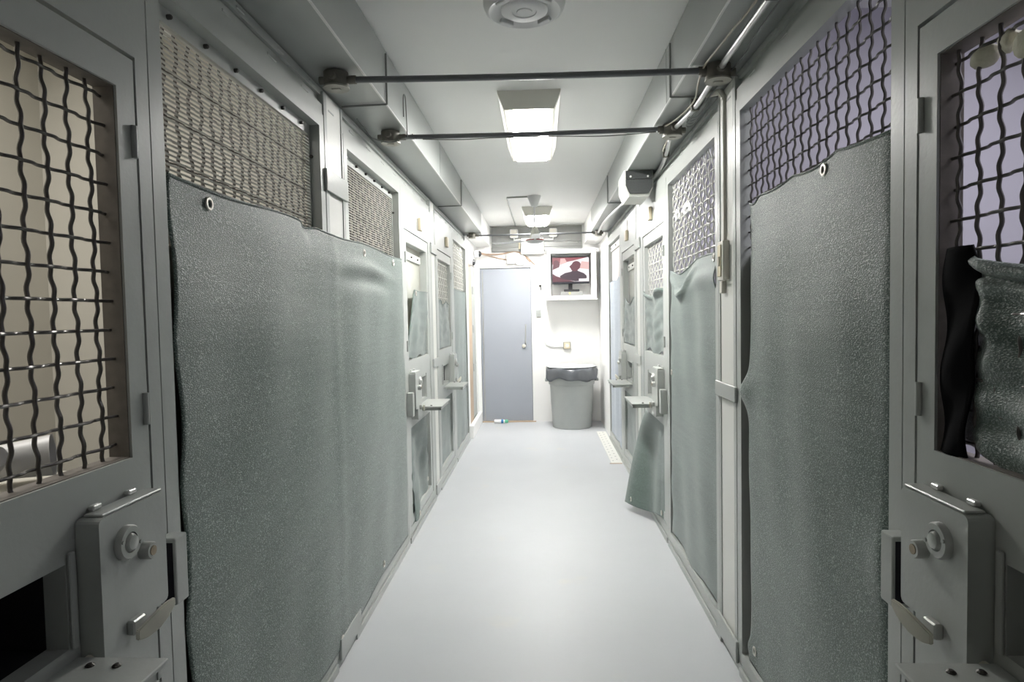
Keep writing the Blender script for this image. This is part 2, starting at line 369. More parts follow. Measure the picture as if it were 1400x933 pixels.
def door(s, yl, dr, label, infill, wm=None, hasport=True, jamb=None):
    """cell door. yl = lock edge, dr = +1/-1: the leaf runs from yl towards dr*Y"""
    Y = lambda t: yl + dr*t
    def yy(a, b): return (min(Y(a),Y(b)), max(Y(a),Y(b)))
    W = .83; OY, OZ = (.84, .36) if s < 0 else (.54, .37)
    t = thing('cell_door', label, 'door', (X(s,-.02), Y(W/2), .06), 'cell doors')
    lo = yy(.004, W)
    win = (*yy(.062, .77), 1.182, 1.965); port = (*yy(.262, .63), .872, 1.030); low = (*yy(.07, .77), .16, .735)
    bm = N(); holed(bm, s, -.045, -.002, *lo, .10, 2.038, [win, port, low]); link('door_leaf', bm, M['paint'], t)
    # window lining, dark brown on the nearest doors
    bm = N(); holed(bm, s, -.052, -.008, win[0]-.002, win[1]+.002, win[2]-.002, win[3]+.002, [(win[0]+.002, win[1]-.002, win[2]+.002, win[3]-.002)]); link('window_lining', bm, M['darkbrown'] if yl < 2 else M['paint'], t)
    if infill == 'mesh':
        bm = N(); weave(bm, s, -.034, win[0], win[1], win[2], win[3], oy=OY, oz=OZ, n=8, p=.056 if s < 0 else .055, pz=.061, r=.0040 if yl < 2 else .0048); link('wire_mesh', bm, wm or M['wire'], t, True)
    else:
        bm = N(); sbox(bm, s, -.062, -.056, win[0]-.01, win[1]+.01, win[2]-.01, win[3]+.01); link('window_pane', bm, M['pane'], t)
        bm = N(); sbox(bm, s, -.055, -.042, win[0]+.03, win[1]-.02, win[3]-.10, win[3]-.045, .003); link('clamp_strip', bm, M['white_paint'], t)
        frame_bolts(t, s, [(win[0]+.12+i*.22, win[3]-.072) for i in range(3)], -.040)
    bm = N(); sbox(bm, s, -.055, -.047, low[0]-.01, low[1]+.01, low[2]-.01, low[3]+.01); link('kick_sheet', bm, M['paint'], t)
    # hinges on the stile
    for z in (1.86, 1.28):
        bm = N(); tube(bm, [(X(s,.002), Y(.016), z-.035), (X(s,.002), Y(.016), z+.035)], [.0065,.0065], 10)
        link('stile_lug', bm, M['paint'], t, True)
    # food port: lined hole, folded-down tray
    bm = N(); sbox(bm, s, -.20, -.19, port[0]-.01, port[1]+.01, port[2]-.01, port[3]+.01)
    for (q0,q1,z0,z1) in ((port[0]-.012,port[0]-.002,port[2]-.01,port[3]+.01),(port[1]+.002,port[1]+.012,port[2]-.01,port[3]+.01),(port[0],port[1],port[3]+.002,port[3]+.012),(port[0],port[1],port[2]-.012,port[2]-.002)):
        sbox(bm, s, -.19, -.041, q0, q1, z0, z1)
    link('food_port', bm, M['hole'], t)
    bm = N(); sbox(bm, s, -.001, .006, *yy(.245,.26), .87, 1.05, .002); sbox(bm, s, -.001, .006, *yy(.632,.66), .87, 1.05, .002); link('port_guide', bm, M['paint'], t)
    ta, tb = .25, .64
    bm = N(); sbox(bm, s, .004, .178, *yy(ta, tb), .842, .852, .002)
    tr = link('port_tray', bm, M['paint'], t)
    bm = N(); sbox(bm, s, .03, .171, *yy(ta+.012, ta+.022), .822, .842); sbox(bm, s, .03, .171, *yy(tb-.022, tb-.012), .822, .842); sbox(bm, s, .156, .168, *yy(ta+.012, tb-.012), .822, .842); link('tray_lip', bm, M['paint'], tr)
    for dd in (.05, .10):
        bm = N(); lathe(bm, [(.008,0),(.008,.003),(.004,.006)], (X(s,dd), Y(ta+.03), .851), 'z', 10); link('bolt', bm, M['screw'], tr)
    bm = N(); tube(bm, [(X(s,.016), Y(ta-.02), .838), (X(s,.016), Y(ta+.06), .838)], .010, 10); link('tray_pivot', bm, M['bone'], t, True)
    # lock box with rounded corner, tab reaching over the jamb
    def rnd(pts, r=.014):
        out = []
        for i, p in enumerate(pts):
            p0, p2 = Vector(pts[i-1]), Vector(pts[(i+1) % len(pts)]); p = Vector(p)
            u, v = (p0-p).normalized()*r, (p2-p).normalized()*r
            for k in range(5):
                q = k/4; out.append(tuple((p+u)*(1-q)**2 + p*2*q*(1-q) + (p+v)*q**2))
        return out
    pts = rnd([(Y(.033),1.103),(Y(.235),1.103),(Y(.235),.785),(Y(.095),.785),(Y(.095),.862),(Y(.033),.862)])
    bm = N(); prism(bm, pts, lambda p: (X(s,-.001),p[0],p[1]), lambda p: (X(s,.045),p[0],p[1]))
    lb = link('lock_box', bm, M['paint'], t)
    bm = N(); sbox(bm, s, .004, .042, *yy(.036,.220), 1.103, 1.109, .002); link('box_lid', bm, M['paint'], lb)
    for tt in (.19, .085):
        bm = N(); sbox(bm, s, .000, .012, *yy(tt-.012,tt+.012), 1.110, 1.120, .002); link('lid_catch', bm, M['edge'], lb)
    ax = 'x' if s < 0 else '-x'
    bm = N(); lathe(bm, [(.034,0),(.034,.010),(.031,.014),(.020,.014),(.019,.008)], (X(s,.044), Y(.164), 1.036), ax, 28); link('lock_ring', bm, M['steel'], lb, True)
    bm = N(); lathe(bm, [(.0185,0),(.0185,.010),(.014,.017),(.004,.019)], (X(s,.046), Y(.164), 1.036), ax, 20)
    for q in (-1, 1): lathe(bm, [(.004,.006),(.004,.017)], (X(s,.044), Y(.164)+.026*q, 1.036-.008*q), ax, 8)
    link('lock_cylinder', bm, M['steel'], lb, True)
    bm = N(); lathe(bm, [(.018,0),(.018,.020),(.016,.023),(.010,.023)], (X(s,.044), Y(.112), 1.000), ax, 20); k = link('keyhole_tube', bm, M['steel'], lb, True)
    bm = N(); lathe(bm, [(.010,0),(.010,.003)], (X(s,.0655), Y(.112), 1.000), ax, 16); link('keyhole', bm, M['brass'], k)
    # lever
    bm = N(); sbox(bm, s, .045, .062, *yy(.135,.173), .850, .880, .003); hd = link('lever_mount', bm, M['steel'], lb)
    path = [(.170,.064,.850),(.152,.072,.854),(.126,.080,.862),(.100,.085,.872),(.080,.087,.880)]
    bm = N()
    for (t0, d, z), hw in zip(path, (.009,.017,.021,.017,.006)):
        pass
    rings = []
    for (t0, d, z), hw in zip(path, (.010,.017,.020,.016,.007)):
        rings.append([bm.verts.new((X(s,d+e), Y(t0), z+h)) for e, h in ((-.004,-hw),(.004,-hw),(.004,hw),(-.004,hw))])
    for q, r in zip(rings, rings[1:]):
        for i in range(4): bm.faces.new([q[i], q[(i+1)%4], r[(i+1)%4], r[i]])
    bm.faces.new(rings[0]); bm.faces.new(rings[-1][::-1])
    bmesh.ops.bevel(bm, geom=list(bm.edges), offset=.002, segments=2, affect='EDGES')
    link('lever_handle', bm, M['bone'], lb, True)
    return t

def keeper(s, yl, dr, label):
    """strike keeper welded on the post beside the lock box"""
    Y = lambda t: yl + dr*t
    t = thing('lock_keeper', label, 'bracket', (X(s,0), Y(-.08), .80), 'strike keepers on the door posts')
    q = sorted((Y(-.004), Y(-.052)))
    bm = N(); sbox(bm, s, .001, .042, *q, .828, .982, .004, 2); link('keeper_block', bm, M['paint'], t)
    q = sorted((Y(-.003), Y(-.0045)))
    bm = N(); sbox(bm, s, .007, .036, *q, .838, .972); link('keeper_side_shade', bm, M['hole'], t)  # thin dark plate: shade put on the block's side facing the lock
    return t

def surround(s, y0, y1, gap, label, ja):
    """fixed plate above a cell door with its jambs"""
    t = thing('door_surround', label, 'door frame', (X(s,-.02), (y0+y1)/2, .05), 'steel surrounds of the cell doors')
    bm = N(); holed(bm, s, -.04, 0, y0, y1, .045, 2.30, [(*gap, .094, 2.046)]); link('jamb', bm, M['paint'], t)
    return t

for s in (-1, 1):
    sd = SIDE[s]; L = s < 0
    # sills and headers
    bm = N(); sbox(bm, s, -.05, 0.0, YB, 7.34, 0.0, .042); struct('trim_sill_%s' % sd, bm, M['paint'])
    bm = N()
    for (a, b) in ((YB, 1.38), (1.40, 2.50), (2.76, 3.92), (3.96, 4.92), (5.2, 6.18), (6.22, 7.32)): sbox(bm, s, .001, .010, a, b, .0, .036, .002)
    struct('trim_kick_strip_%s' % sd, bm, M['paint'])
    bm = N(); sbox(bm, s, -.06, -.006, YB, 7.34, 2.303, 2.345); sbox(bm, s, -.06, -.026, YB, 7.34, 2.345, 2.43); sbox(bm, s, -.026, -.012, YB, 7.34, 2.385, 2.40)
    for k in range(24):
        y = .3 + k*.29; sbox(bm, s, -.008, -.003, y, y+.07, 2.338, 2.348, .002); sbox(bm, s, -.014, -.009, y+.1, y+.15, 2.396, 2.404, .002)
    struct('trim_header_%s' % sd, bm, M['paint'])
    # near cell
    surround(s, .40, 1.388, (.505, 1.345), 'grey steel door frame in the %s foreground round the nearest cell door' % sd, 1)
    door(s, 1.345, -1, 'nearest grey cell door on the %s with crimped wire window and lock box' % sd, 'mesh')
    keeper(s, 1.345, -1, 'grey strike keeper beside the nearest lock box on the %s' % sd)
    # panel of the near cell
    if L: panel(s, 1.392, 2.545, 'grille', 'nearest left panel with fine rod grille above the big green cloth')
    else: panel(s, 1.392, 2.545, 'mesh', 'nearest right panel with dark crimped wire mesh above green cloth', M['wire'], 1.70)
    post(s, 2.55, 2.80, ('white boarded post between the two rod grille panels on the left' if L else 'white boarded post carrying the cream cable raceway on the right'),
         ((.03,.12), (1.995,2.085)) if L else ((.03,.12), (1.10,1.163)))
    if L: panel(s, 2.80, 3.93, 'grille', 'second left panel with fine rod grille over the far end of the big cloth')
    else: panel(s, 2.80, 3.93, 'mesh', 'second right panel with pale wire mesh holding white paper wads', M['wirelight'], 1.55)
    surround(s, 3.934, 4.965, (4.004, 4.852), 'pale steel frame round the middle cell door on the %s' % sd, 1)
    door(s, 4.005, 1, 'middle left cell door with clear window half covered by a cut cloth' if L else 'middle right cell door with mesh window above the loose hanging cloth flap',
         'pane' if L else 'mesh', M['wirelight'])
    keeper(s, 4.005, 1, 'small grey keeper beside the middle lock box on the %s' % sd)
    post(s, 4.97, 5.20, 'narrow white post between the middle and farthest cell doors on the %s' % sd, ((.03,.11), (1.06,1.13), (1.98,2.06)))
    surround(s, 5.205, 6.20, (5.230, 6.080), 'pale steel frame round the farthest cell door on the %s' % sd, 1)
    door(s, 6.078, -1, 'farthest left cell door with mesh window and cloth below' if L else 'farthest right cell door with beige clear window and torn cloth',
         'mesh' if L else 'pane', M['wirelight'])
    keeper(s, 6.078, -1, 'small grey keeper beside the farthest lock box on the %s' % sd)
    if L: panel(s, 6.205, 7.33, 'mesh', 'farthest left panel with pale wire mesh next to the side door', M['wirelight'], 1.65)
    else: panel(s, 6.205, 7.33, 'sheet', 'farthest right panel with grey sheet above blue-grey cloth near the bin')

# cream tags over the doors
for s, y, z, lab in ((-1, 4.50, 2.135, 'cream block on the plate above the middle left cell door'), (-1, 5.77, 2.155, 'cream block on the plate above the farthest left cell door'),
                     (1, 4.45, 2.16, 'cream block on the plate above the middle right cell door'), (1, 5.66, 2.16, 'cream block with a thin wire above the farthest right cell door')):
    bm = N(); sbox(bm, s, .001, .024, y-.035, y+.045, z-.045, z+.045, .005, 2)
    t = tag(link('door_sensor', bm, M['cream']), lab, 'sensor', 'cream blocks above the cell doors')
    if s > 0 and y > 5:
        bm = N(); tube(bm, [(X(s,.006), y, z+.044), (X(s,.004), y, 2.30)], .0025, 6); link('sensor_wire', bm, M['cable'], t)

# ------------------------------------------------------------------ shade cloths
def cloth(s, y0, y1, zb, zt, m, label, top=None, bot=None, d=None, e0=None, e1=None, grom=(), nu=60, nv=90, hem=True):
    """hung cloth. top/bot/e0/e1 bend the four edges, d(u,v) is the distance out of the cage front"""
    top = top or (lambda u: 0); bot = bot or (lambda u: 0); e0 = e0 or (lambda v: 0); e1 = e1 or (lambda v: 0)
    d = d or (lambda u, v: 0)
    bm = N(); g = []
    def pos(u, v):
        z = (zb+bot(u))*(1-v) + (zt+top(u))*v
        y = (y0+e0(v))*(1-u) + (y1+e1(v))*u
        q = d(u, v)
        if isinstance(q, tuple): return Vector((X(s,q[0]), y+q[1], z+q[2]))
        return Vector((X(s,q), y, z))
    for j in range(nv+1): g.append([bm.verts.new(pos(i/nu, j/nv)) for i in range(nu+1)])
    for j in range(nv):
        for i in range(nu): bm.faces.new([g[j][i], g[j][i+1], g[j+1][i+1], g[j+1][i]])
    t = thing('shade_cloth', label, 'cloth', pos(.5, 0), 'green shade cloths on the cages')
    o = link('sheet', bm, m, t)
    for p in o.data.polygons: p.use_smooth = True
    md = o.modifiers.new('thickness', 'SOLIDIFY'); md.thickness = .003; md.offset = 0
    for u, v in grom:
        p = pos(u, v); dd = (XF[s]-p.x)/s
        bm = N(); ring(bm, s, dd+.004, p.y, p.z); link('grommet', bm, M['grommet'], t, True)
    if hem:
        bm = N(); tube(bm, [pos(i/nu, 1.0) + Vector((-s*.002,0,-.004)) for i in range(nu+1)], .0035, 6); link('top_hem', bm, m, t, True)
    return t
def wav(u, v, sd, k=1.0):
    return k*(.004*math.sin(9*u+3*v+sd) + .003*math.sin(17*u-6*v+2*sd)*math.sin(5*v+sd) + .002*math.sin(31*v+4*u+sd))
def scal(n, a, ph=0):                      # pinned edge: drawn in between the ties
    return lambda v: a*abs(math.sin(PI*(n*v+ph)))**1.5
def pin(v, c, w): return math.exp(-((v-c)/w)**2)

# the big cloth over the first two panels and the post on the left
def dbig(u, v):
    y = 1.445 + u*2.42
    base = -.002 + .009*min(1, max(0, (y-2.1)/.5))             # steps over the panel stile and post
    crease = .003*pin(y, 2.58, .05)
    fold = (.022*pin(v, .93-.02*(u-.6), .012+.02*(1-u)) - .018*pin(v, .895, .02)) * pin(y, 3.10, .35)
    dim = -.02*pin(y, 2.33, .05)*pin(v, 1.0, .02)
    return base + crease + fold + dim + wav(u*2, v, 1, .9) + .012*math.sin(PI*v)*math.sin(PI*u)
bb = cloth(-1, 1.447, 3.872, .085, 1.825, M['cloth'], 'big dark green cloth across the two nearest left panels',
      top=lambda u: -.008*math.sin(5*PI*u)-.012*pin(u,.37,.02)+.01*u, bot=lambda u: .012*math.sin(3*PI*u)+.03*pin(u,.72,.06), d=dbig,
      e0=scal(5, .017, .15), e1=scal(6, .018), grom=((.075,.978),(.455,.02),(.66,.972),(.90,.978),(.73,.026)), nu=150, nv=110)
# left door 2 window cloth with its corner cut away
def tcut(u): return 0 if u > .33 else -.30*(1-(u/.33))**1.6
cloth(-1, 4.085, 4.79, 1.185, 1.66, M['clothpale'], 'pale green cloth with curved cut corner in the middle left door window', top=tcut,
      d=lambda u, v: -.015+wav(u,v,3)+.012*v, e1=scal(3,-.02), bot=lambda u: .012*math.sin(14*u), grom=((.36,.95),), nu=60, nv=40)
cloth(-1, 4.06, 4.80, .135, .735, M['clothpale'], 'slack green cloth with curled lower corner on the middle left door', d=lambda u, v: -.02+.04*pin(u,.0,.35)*(1-v)**2+.010*math.sin(11*u)*(1-v)+wav(u,v,5,1.4),
      e1=scal(3,-.03), e0=lambda v: .05*pin(v,.2,.12), bot=lambda u: .02-.05*pin(u,.05,.15)+.05*pin(u,1,.2), grom=((.12,.04),(.9,.06)), nu=50, nv=50)
cloth(-1, 5.30, 5.97, 1.19, 1.60, M['clothpale'], 'pale green cloth with ragged top in the farthest left door window', d=lambda u, v: -.01+wav(u,v,6)+.015*pin(v,1,.08)*math.sin(9*u)**2,
      e1=lambda v: -.05*v, top=lambda u: .02*math.sin(12*u), nu=40, nv=40)
cloth(-1, 5.29, 6.02, .14, .735, M['clothpale'], 'flat green cloth on the lower half of the farthest left door', d=lambda u, v: -.024+wav(u,v,7,.6), nu=40, nv=40)
cloth(-1, 6.25, 7.27, .09, 1.75, M['clothpale'], 'tall grey green cloth on the farthest left panel', d=lambda u, v: -.014+wav(u,v,8), e0=scal(5,.02), e1=scal(5,-.03), nu=40, nv=80)

# right: nearest panel
def dr1(u, v):
    return -.016 + wav(u*1.3, v, 2, .6) + .014*math.sin(PI*u)*math.sin(PI*v) + .022*pin(v,.60,.03)*pin(u,1,.10) - .012*pin(u,0,.03)+.018*pin(v,.44,.06)*pin(u,.02,.08)
cloth(1, 1.447, 2.475, .10, 1.895, M['cloth'], 'dark green cloth with a sagging top on the nearest right panel',
      top=lambda u: -.014*abs(math.sin(3.2*PI*u+.3))-.02*pin(u,.95,.05)-.012*pin(u,0,.1), d=dr1, e0=lambda v: .0, e1=lambda v: -.045+.05*pin(v,.585,.035)+.03*pin(v,.03,.02)-.01*math.sin(9*v),
      bot=lambda u: -.02*math.sin(PI*u), grom=((.93,.04),(.36,.985)), nu=90, nv=120)
# right: second panel with rolled fold at the far top corner
def dr2(u, v):
    return -.012 + wav(u,v,4,1.2) + .030*pin(v, .975-.05*pin(u,.72,.2), .016)*pin(u,.68,.28) - .014*pin(v,.94,.012)*pin(u,.7,.22) + .02*pin(v,.93,.03)*pin(u,.3,.5)+.014*pin(v,.60,.04)*pin(u,0,.2)
cloth(1, 2.845, 3.865, .10, 1.735, M['clothpale'], 'green cloth with a rolled dark fold on the second right panel',
      top=lambda u: -.045*pin(u,.72,.2)+.008*math.sin(5*u), d=dr2, e1=scal(6,-.022), bot=lambda u: .014*math.sin(9*u), grom=((.04,.985),(.96,.62)), nu=90, nv=110)
# right door 2
cloth(1, 4.05, 4.79, 1.19, 1.63, M['clothpale'], 'crumpled green cloth with dark folds in the middle right door window', top=lambda u: .022*math.sin(7*u+.5)-.02,
      d=lambda u, v: -.012+wav(u,v,9,1.5)+.035*pin(v,.97,.05)*abs(math.sin(6*u)), e1=scal(3,-.02), e0=scal(3,.02), bot=lambda u: .02*math.sin(10*u), nu=50, nv=50)
def dflap(u, v):                          # far lower corner torn loose and swung out into the corridor
    k = max(0, u-.12)/.88; w = (1-v)**.68
    out = .185*(k**1.2)*w + .02*math.sin(9*u)*w
    return (-.012 + out, -.12*k*w, -.03*k*w)
cloth(1, 4.075, 4.78, .10, .738, M['clothpale'], 'loose green cloth flap swinging out from the middle right door', d=dflap, bot=lambda u: .01*math.sin(8*u)-.02*u, grom=((.84,.06),(.1,.05)), nu=50, nv=60)
cloth(1, 5.31, 6.02, 1.19, 1.58, M['clothpale'], 'short torn cloth in the farthest right door window', top=lambda u: .03*math.sin(9*u), d=lambda u, v: -.012+wav(u,v,11,1.4), nu=40, nv=40)
cloth(1, 5.29, 6.03, .14, .735, M['clothpale'], 'flat grey green cloth on the lower half of the farthest right door', d=lambda u, v: -.024+wav(u,v,12,.6), e0=scal(3,.02), nu=40, nv=40)
cloth(1, 6.27, 7.24, .10, 1.83, M['clothblue'], 'pale blue grey cloth on the farthest right panel near the bin', d=lambda u, v: -.016+.007*math.sin(14*u)+wav(u,v,13,.6), top=lambda u: .01*math.sin(11*u), e0=scal(6,.015), e1=scal(5,-.02), nu=50, nv=80)
# right: cloth inside the nearest door window
def dw1(u, v):
    side = max(0, 1-(1-u)/.13)
    return (-.020 - .030*side + .018*pin(v, .97, .035) - .014*pin(v,.91,.02) + wav(u*1.2, v, 14, 2.0)*(1-side), .0, 0)
cloth(1, .60, 1.252, 1.19, 1.60, M['cloth'], 'dark green cloth hung inside the nearest right door window', top=lambda u: -.10*(1-u)*2.2*u - .02, bot=lambda u: .0+.012*math.sin(15*u), d=dw1, e1=lambda v: .012*(1-v)-.02*pin(v,.55,.1), nu=80, nv=70)

# black rag tucked down the window edge beside that cloth, and dark scraps in the mesh
bm = N(); g = []
for j in range(31):
    v = j/30; z = 1.183+.40*v; row = []
    for i in range(9):
        u = i/8; row.append(bm.verts.new((X(1, -.014+.006*math.sin(u*PI) + .006*math.sin(13*v+3*u)), 1.196+.085*u*(1-.12*v)+.012*(1-u)*math.sin(5*v+1), z)))
    g.append(row)
for j in range(30):
    for i in range(8): bm.faces.new([g[j][i], g[j][i+1], g[j+1][i+1], g[j+1][i]])
o = link('black_rag', bm, M['blackrag'], None, True); md = o.modifiers.new('thickness', 'SOLIDIFY'); md.thickness = .006
tag(o, 'black rag stuffed down the edge of the nearest right door window', 'rag')
for k, (y, z, r) in enumerate(((1.035, 1.735, .020), (1.045, 1.665, .013))):
    bm = N(); blob(bm, (X(1,-.062), y, z), r, k+20, (.6,1,1.4), .35); tag(link('cloth_scrap', bm, M['black'], None, True), ('upper' if k == 0 else 'lower')+' dark scrap of cloth caught in the nearest right mesh', 'scrap', 'dark scraps in the right mesh')

# paper wads pushed into the meshes
for k, (y, z, r, sc, lab) in enumerate(((1.205, 1.925, .026, (.7,1.2,.75), 'smooth ivory wad in the top corner of the nearest right window'),
                                   (1.145, 1.930, .022, (.7,1.0,.8), 'small ivory wad behind a wire of the nearest right mesh'),
                                   (1.075, 1.905, .040, (.5,1.2,.85), 'big crumpled ivory wad in the nearest right mesh'))):
    bm = N(); blob(bm, (X(1,-.040), y, z), r, k+3, sc, .10 if k == 0 else .22); tag(link('paper_wad', bm, M['paper'], None, True), lab, 'paper wad', 'paper wads in the meshes')
for k, (y, z, r, sc, lab) in enumerate(((3.74, 2.035, .032, (.6,1.1,1.1), 'round white paper wad on the far edge of the second right panel'), (3.52, 2.035, .036, (.6,2.2,.95), 'long white paper wad in the pale mesh of the second right panel'))):
    bm = N(); blob(bm, (X(1,-.030), y, z), r, k+9, sc, .22); tag(link('paper_wad', bm, M['plastic'], None, True), lab, 'paper wad', 'paper wads in the meshes')

# cups on the inner ledge of the nearest left door
bm = N(); sbox(bm, -1, -.22, -.101, .60, 1.24, 1.150, 1.165); sbox(bm, -1, -.115, -.101, .60, 1.24, 1.10, 1.150)
tag(link('inner_ledge', bm, M['beige']), 'narrow beige ledge behind the nearest left door window', 'shelf')
def cup(c, ax, L0, r0, r1, nm, lab, closed=False):
    bm = N(); ax = Vector(ax).normalized(); up = Vector((0,0,1)) if abs(ax.z) < .9 else Vector((0,1,0)); a = ax.cross(up).normalized(); b = a.cross(ax)
    prof = [(0.001,0),(r0*.92,0),(r0,.006),(r1,L0)] + ([(r1*.9,L0+.005),(.001,L0+.005)] if closed else [(r1+.002,L0+.001),(r1-.001,L0),(r0-.003,.008),(.001,.006)])
    rings = [[bm.verts.new(Vector(c)+ax*h+(a*math.cos(2*PI*k/28)+b*math.sin(2*PI*k/28))*r) for k in range(28)] for r, h in prof]
    for q, w2 in zip(rings, rings[1:]):
        for k in range(28): bm.faces.new([q[k], q[(k+1)%28], w2[(k+1)%28], w2[k]])
    return tag(link(nm, bm, M['plastic'], None, True), lab, 'cup')
cup((-1.050, 1.115, 1.208), (.85, .52, .06), .105, .031, .040, 'plastic_cup', 'open white plastic cup lying on its side behind the nearest left mesh')
cup((-1.02, 1.085, 1.222), (.8, -.45, .25), .045, .030, .021, 'plastic_tumbler', 'closed white plastic tumbler at the left edge behind the mesh', True)

# ------------------------------------------------------------------ ducts
for s, x0, x1, y1 in ((-1, -.685, -1.06, 7.335), (1, .592, .97, 7.335)):
    sd = SIDE[s]
    t = thing('air_duct', 'long grey sheet metal duct along the %s side of the ceiling' % sd, 'duct', (x0, 3.0, 2.437), 'ceiling ducts')
    z0 = 2.437 if s < 0 else 2.427
    bm = N(); box(bm, x0, x1, YB, y1, z0, ZC-.002, .003); link('duct_body', bm, M['duct'], t)
    bm = N(); box(bm, x0-s*.001, x0+s*.006, YB, y1, z0-.003, z0+.003); link('folded_edge', bm, M['edge'], t)
    for y in (2.86, 4.35, 5.60) if s < 0 else (2.95, 5.45):
        bm = N(); box(bm, x0-s*.002, x0+s*.003, y, y+.012, z0+.004, ZC-.004); link('duct_seam', bm, M['duct'], t)
    for y in (2.83, 5.46) if s < 0 else (2.84, 5.47):
        bm = N(); q = x0 - s*.006
        tube(bm, [(q, y, 2.655), (q, y, z0+.004), (q, y, z0-.006), (q+s*.006, y, z0-.007), (XF[s]-s*.006 + s*.02, y+.01, z0-.007)], .0045, 8)
        hg = link('duct_hanger', bm, M['thinwire'], None, True)
        tag(hg, 'thin bent rod hanging the %s duct %s' % (sd, 'near the first conduit' if y < 4 else 'near the far end'), 'rod', 'bent rods under the ducts')

# register under the right duct
t = thing('duct_register', 'boxy vent with dark foam flaps hanging under the right duct', 'vent', (.667, 4.35, 2.25))
poly = [(.572,2.426),(.762,2.426),(.762,2.31),(.735,2.252),(.600,2.252),(.572,2.32)]
bm = N(); prism(bm, poly, lambda p: (p[0],4.275,p[1]), lambda p: (p[0],4.60,p[1])); link('register_body', bm, M['white_paint'], t)
bm = N(); prism(bm, [(.570,2.42),(.578,2.42),(.578,2.322),(.606,2.256),(.598,2.252),(.570,2.318)], lambda p: (p[0],4.255,p[1]), lambda p: (p[0],4.28,p[1])); link('white_rim', bm, M['white_paint'], t)
bm = N(); prism(bm, [(.580,2.421),(.758,2.421),(.758,2.366),(.580,2.366)], lambda p: (p[0],4.262,p[1]), lambda p: (p[0],4.276,p[1])); link('upper_flap', bm, M['regflap'], t)
bm = N(); prism(bm, [(.580,2.362),(.757,2.362),(.757,2.312),(.733,2.270),(.606,2.270),(.580,2.322)], lambda p: (p[0],4.258,p[1]), lambda p: (p[0],4.276,p[1])); link('lower_flap', bm, M['regflap'], t)
for x in (.612, .727):
    bm = N(); lathe(bm, [(.007,0),(.007,.004),(.004,.006)], (x,4.262,2.382), '-y', 12); link('screw', bm, M['plastic'], t)

# ------------------------------------------------------------------ conduits and junction boxes
def jbox(x, y, z, label, r=.050, h=.058):
    t = thing('junction_box', label, 'junction box', (x, y, z-h), 'round junction boxes under the ducts')
    bm = N(); lathe(bm, [(r*.98,z-h),(r,z-h+.004),(r,z-.002),(r*.9,z-.001)], (x,y,0), 'z', 24)
    for k in range(4):
        a = k*PI/2; tube(bm, [(x+math.cos(a)*r*.9,y+math.sin(a)*r*.9,z-.030),(x+math.cos(a)*(r+.018),y+math.sin(a)*(r+.018),z-.030)], .015, 12)
    link('box_body', bm, M['jbox'], t, True)
    bm = N(); lathe(bm, [(r*1.05,z-h-.006),(r*1.05,z-h),(r*.9,z-h)], (x,y,0), 'z', 24); box(bm, x-.018, x+.018, y-.008, y+.008, z-h-.010, z-h-.005, .002); link('box_cover', bm, M['cover'], t)
JL = [(-.790, 2.462), (-.768, 3.258), (-.795, 7.30)]; JR = [(.700, 2.505), (.683, 3.270), (.668, 7.28)]
for (x, y), lab in zip(JL, ('round dusty junction box holding the nearest conduit on the left duct', 'round dusty junction box holding the second conduit on the left duct', 'small brown junction box at the far end of the left duct')):
    jbox(x, y, 2.436, lab, .048 if y < 7 else .040)
for (x, y), lab in zip(JR, ('round junction box joining the nearest conduit on the right duct', 'round junction box joining the second conduit on the right duct', 'small junction box at the far end of the right duct')):
    jbox(x, y, 2.426, lab, .048 if y < 7 else .040)
for (a, b, lab, r) in ((JL[0], JR[0], 'nearest dark conduit crossing below the ceiling', .0125), (JL[1], JR[1], 'second dark conduit crossing under the lit ceiling lamp', .0120), (JL[2], JR[2], 'farthest thin conduit crossing in front of the fan', .010)):
    bm = N(); n = 14
    tube(bm, [(a[0]+.066+(b[0]-a[0]-.132)*k/n, a[1]+(b[1]-a[1])*k/n, 2.405-.004*math.sin(PI*k/n)) for k in range(n+1)], r, 12)
    t = tag(link('cross_conduit', bm, M['conduit'], None, True), lab, 'conduit', 'conduits crossing the corridor')
    for k in (0, 1):
        x = a[0]+.062 if k == 0 else b[0]-.062
        bm = N(); tube(bm, [(x-.012,a[1] if k == 0 else b[1],2.405),(x+.018,a[1] if k == 0 else b[1],2.405)], r+.004, 12); link('connector', bm, M['jbox'], t, True)
segs = [([(.690,YB,2.392),(.690,1.9,2.392),(.698,2.44,2.396)], 'silver conduit running under the right duct towards the camera'),
        ([(.702,2.57,2.396),(.708,2.9,2.390),(.690,3.205,2.396)], 'short silver conduit between the two near boxes on the right'),
        ([(.690,3.335,2.394),(.745,3.75,2.392),(.778,4.15,2.390),(.778,4.70,2.388),(.722,5.05,2.385),(.668,5.75,2.385),(.645,6.4,2.388),(.664,7.22,2.396)], 'long bowed silver conduit curving past the dark vent on the right')]
for pts, lab in segs:
    bm = N(); tube(bm, smoothpath(pts, 8), .0115, 12); t = tag(link('long_conduit', bm, M['silver'], None, True), lab, 'conduit', 'silver conduits under the right duct')
    for i in (1,):
        p = Vector(pts[i]); bm = N(); box(bm, p.x-.018, p.x+.018, p.y-.010, p.y+.010, p.z-.014, 2.428); link('strap', bm, M['jbox'], t)
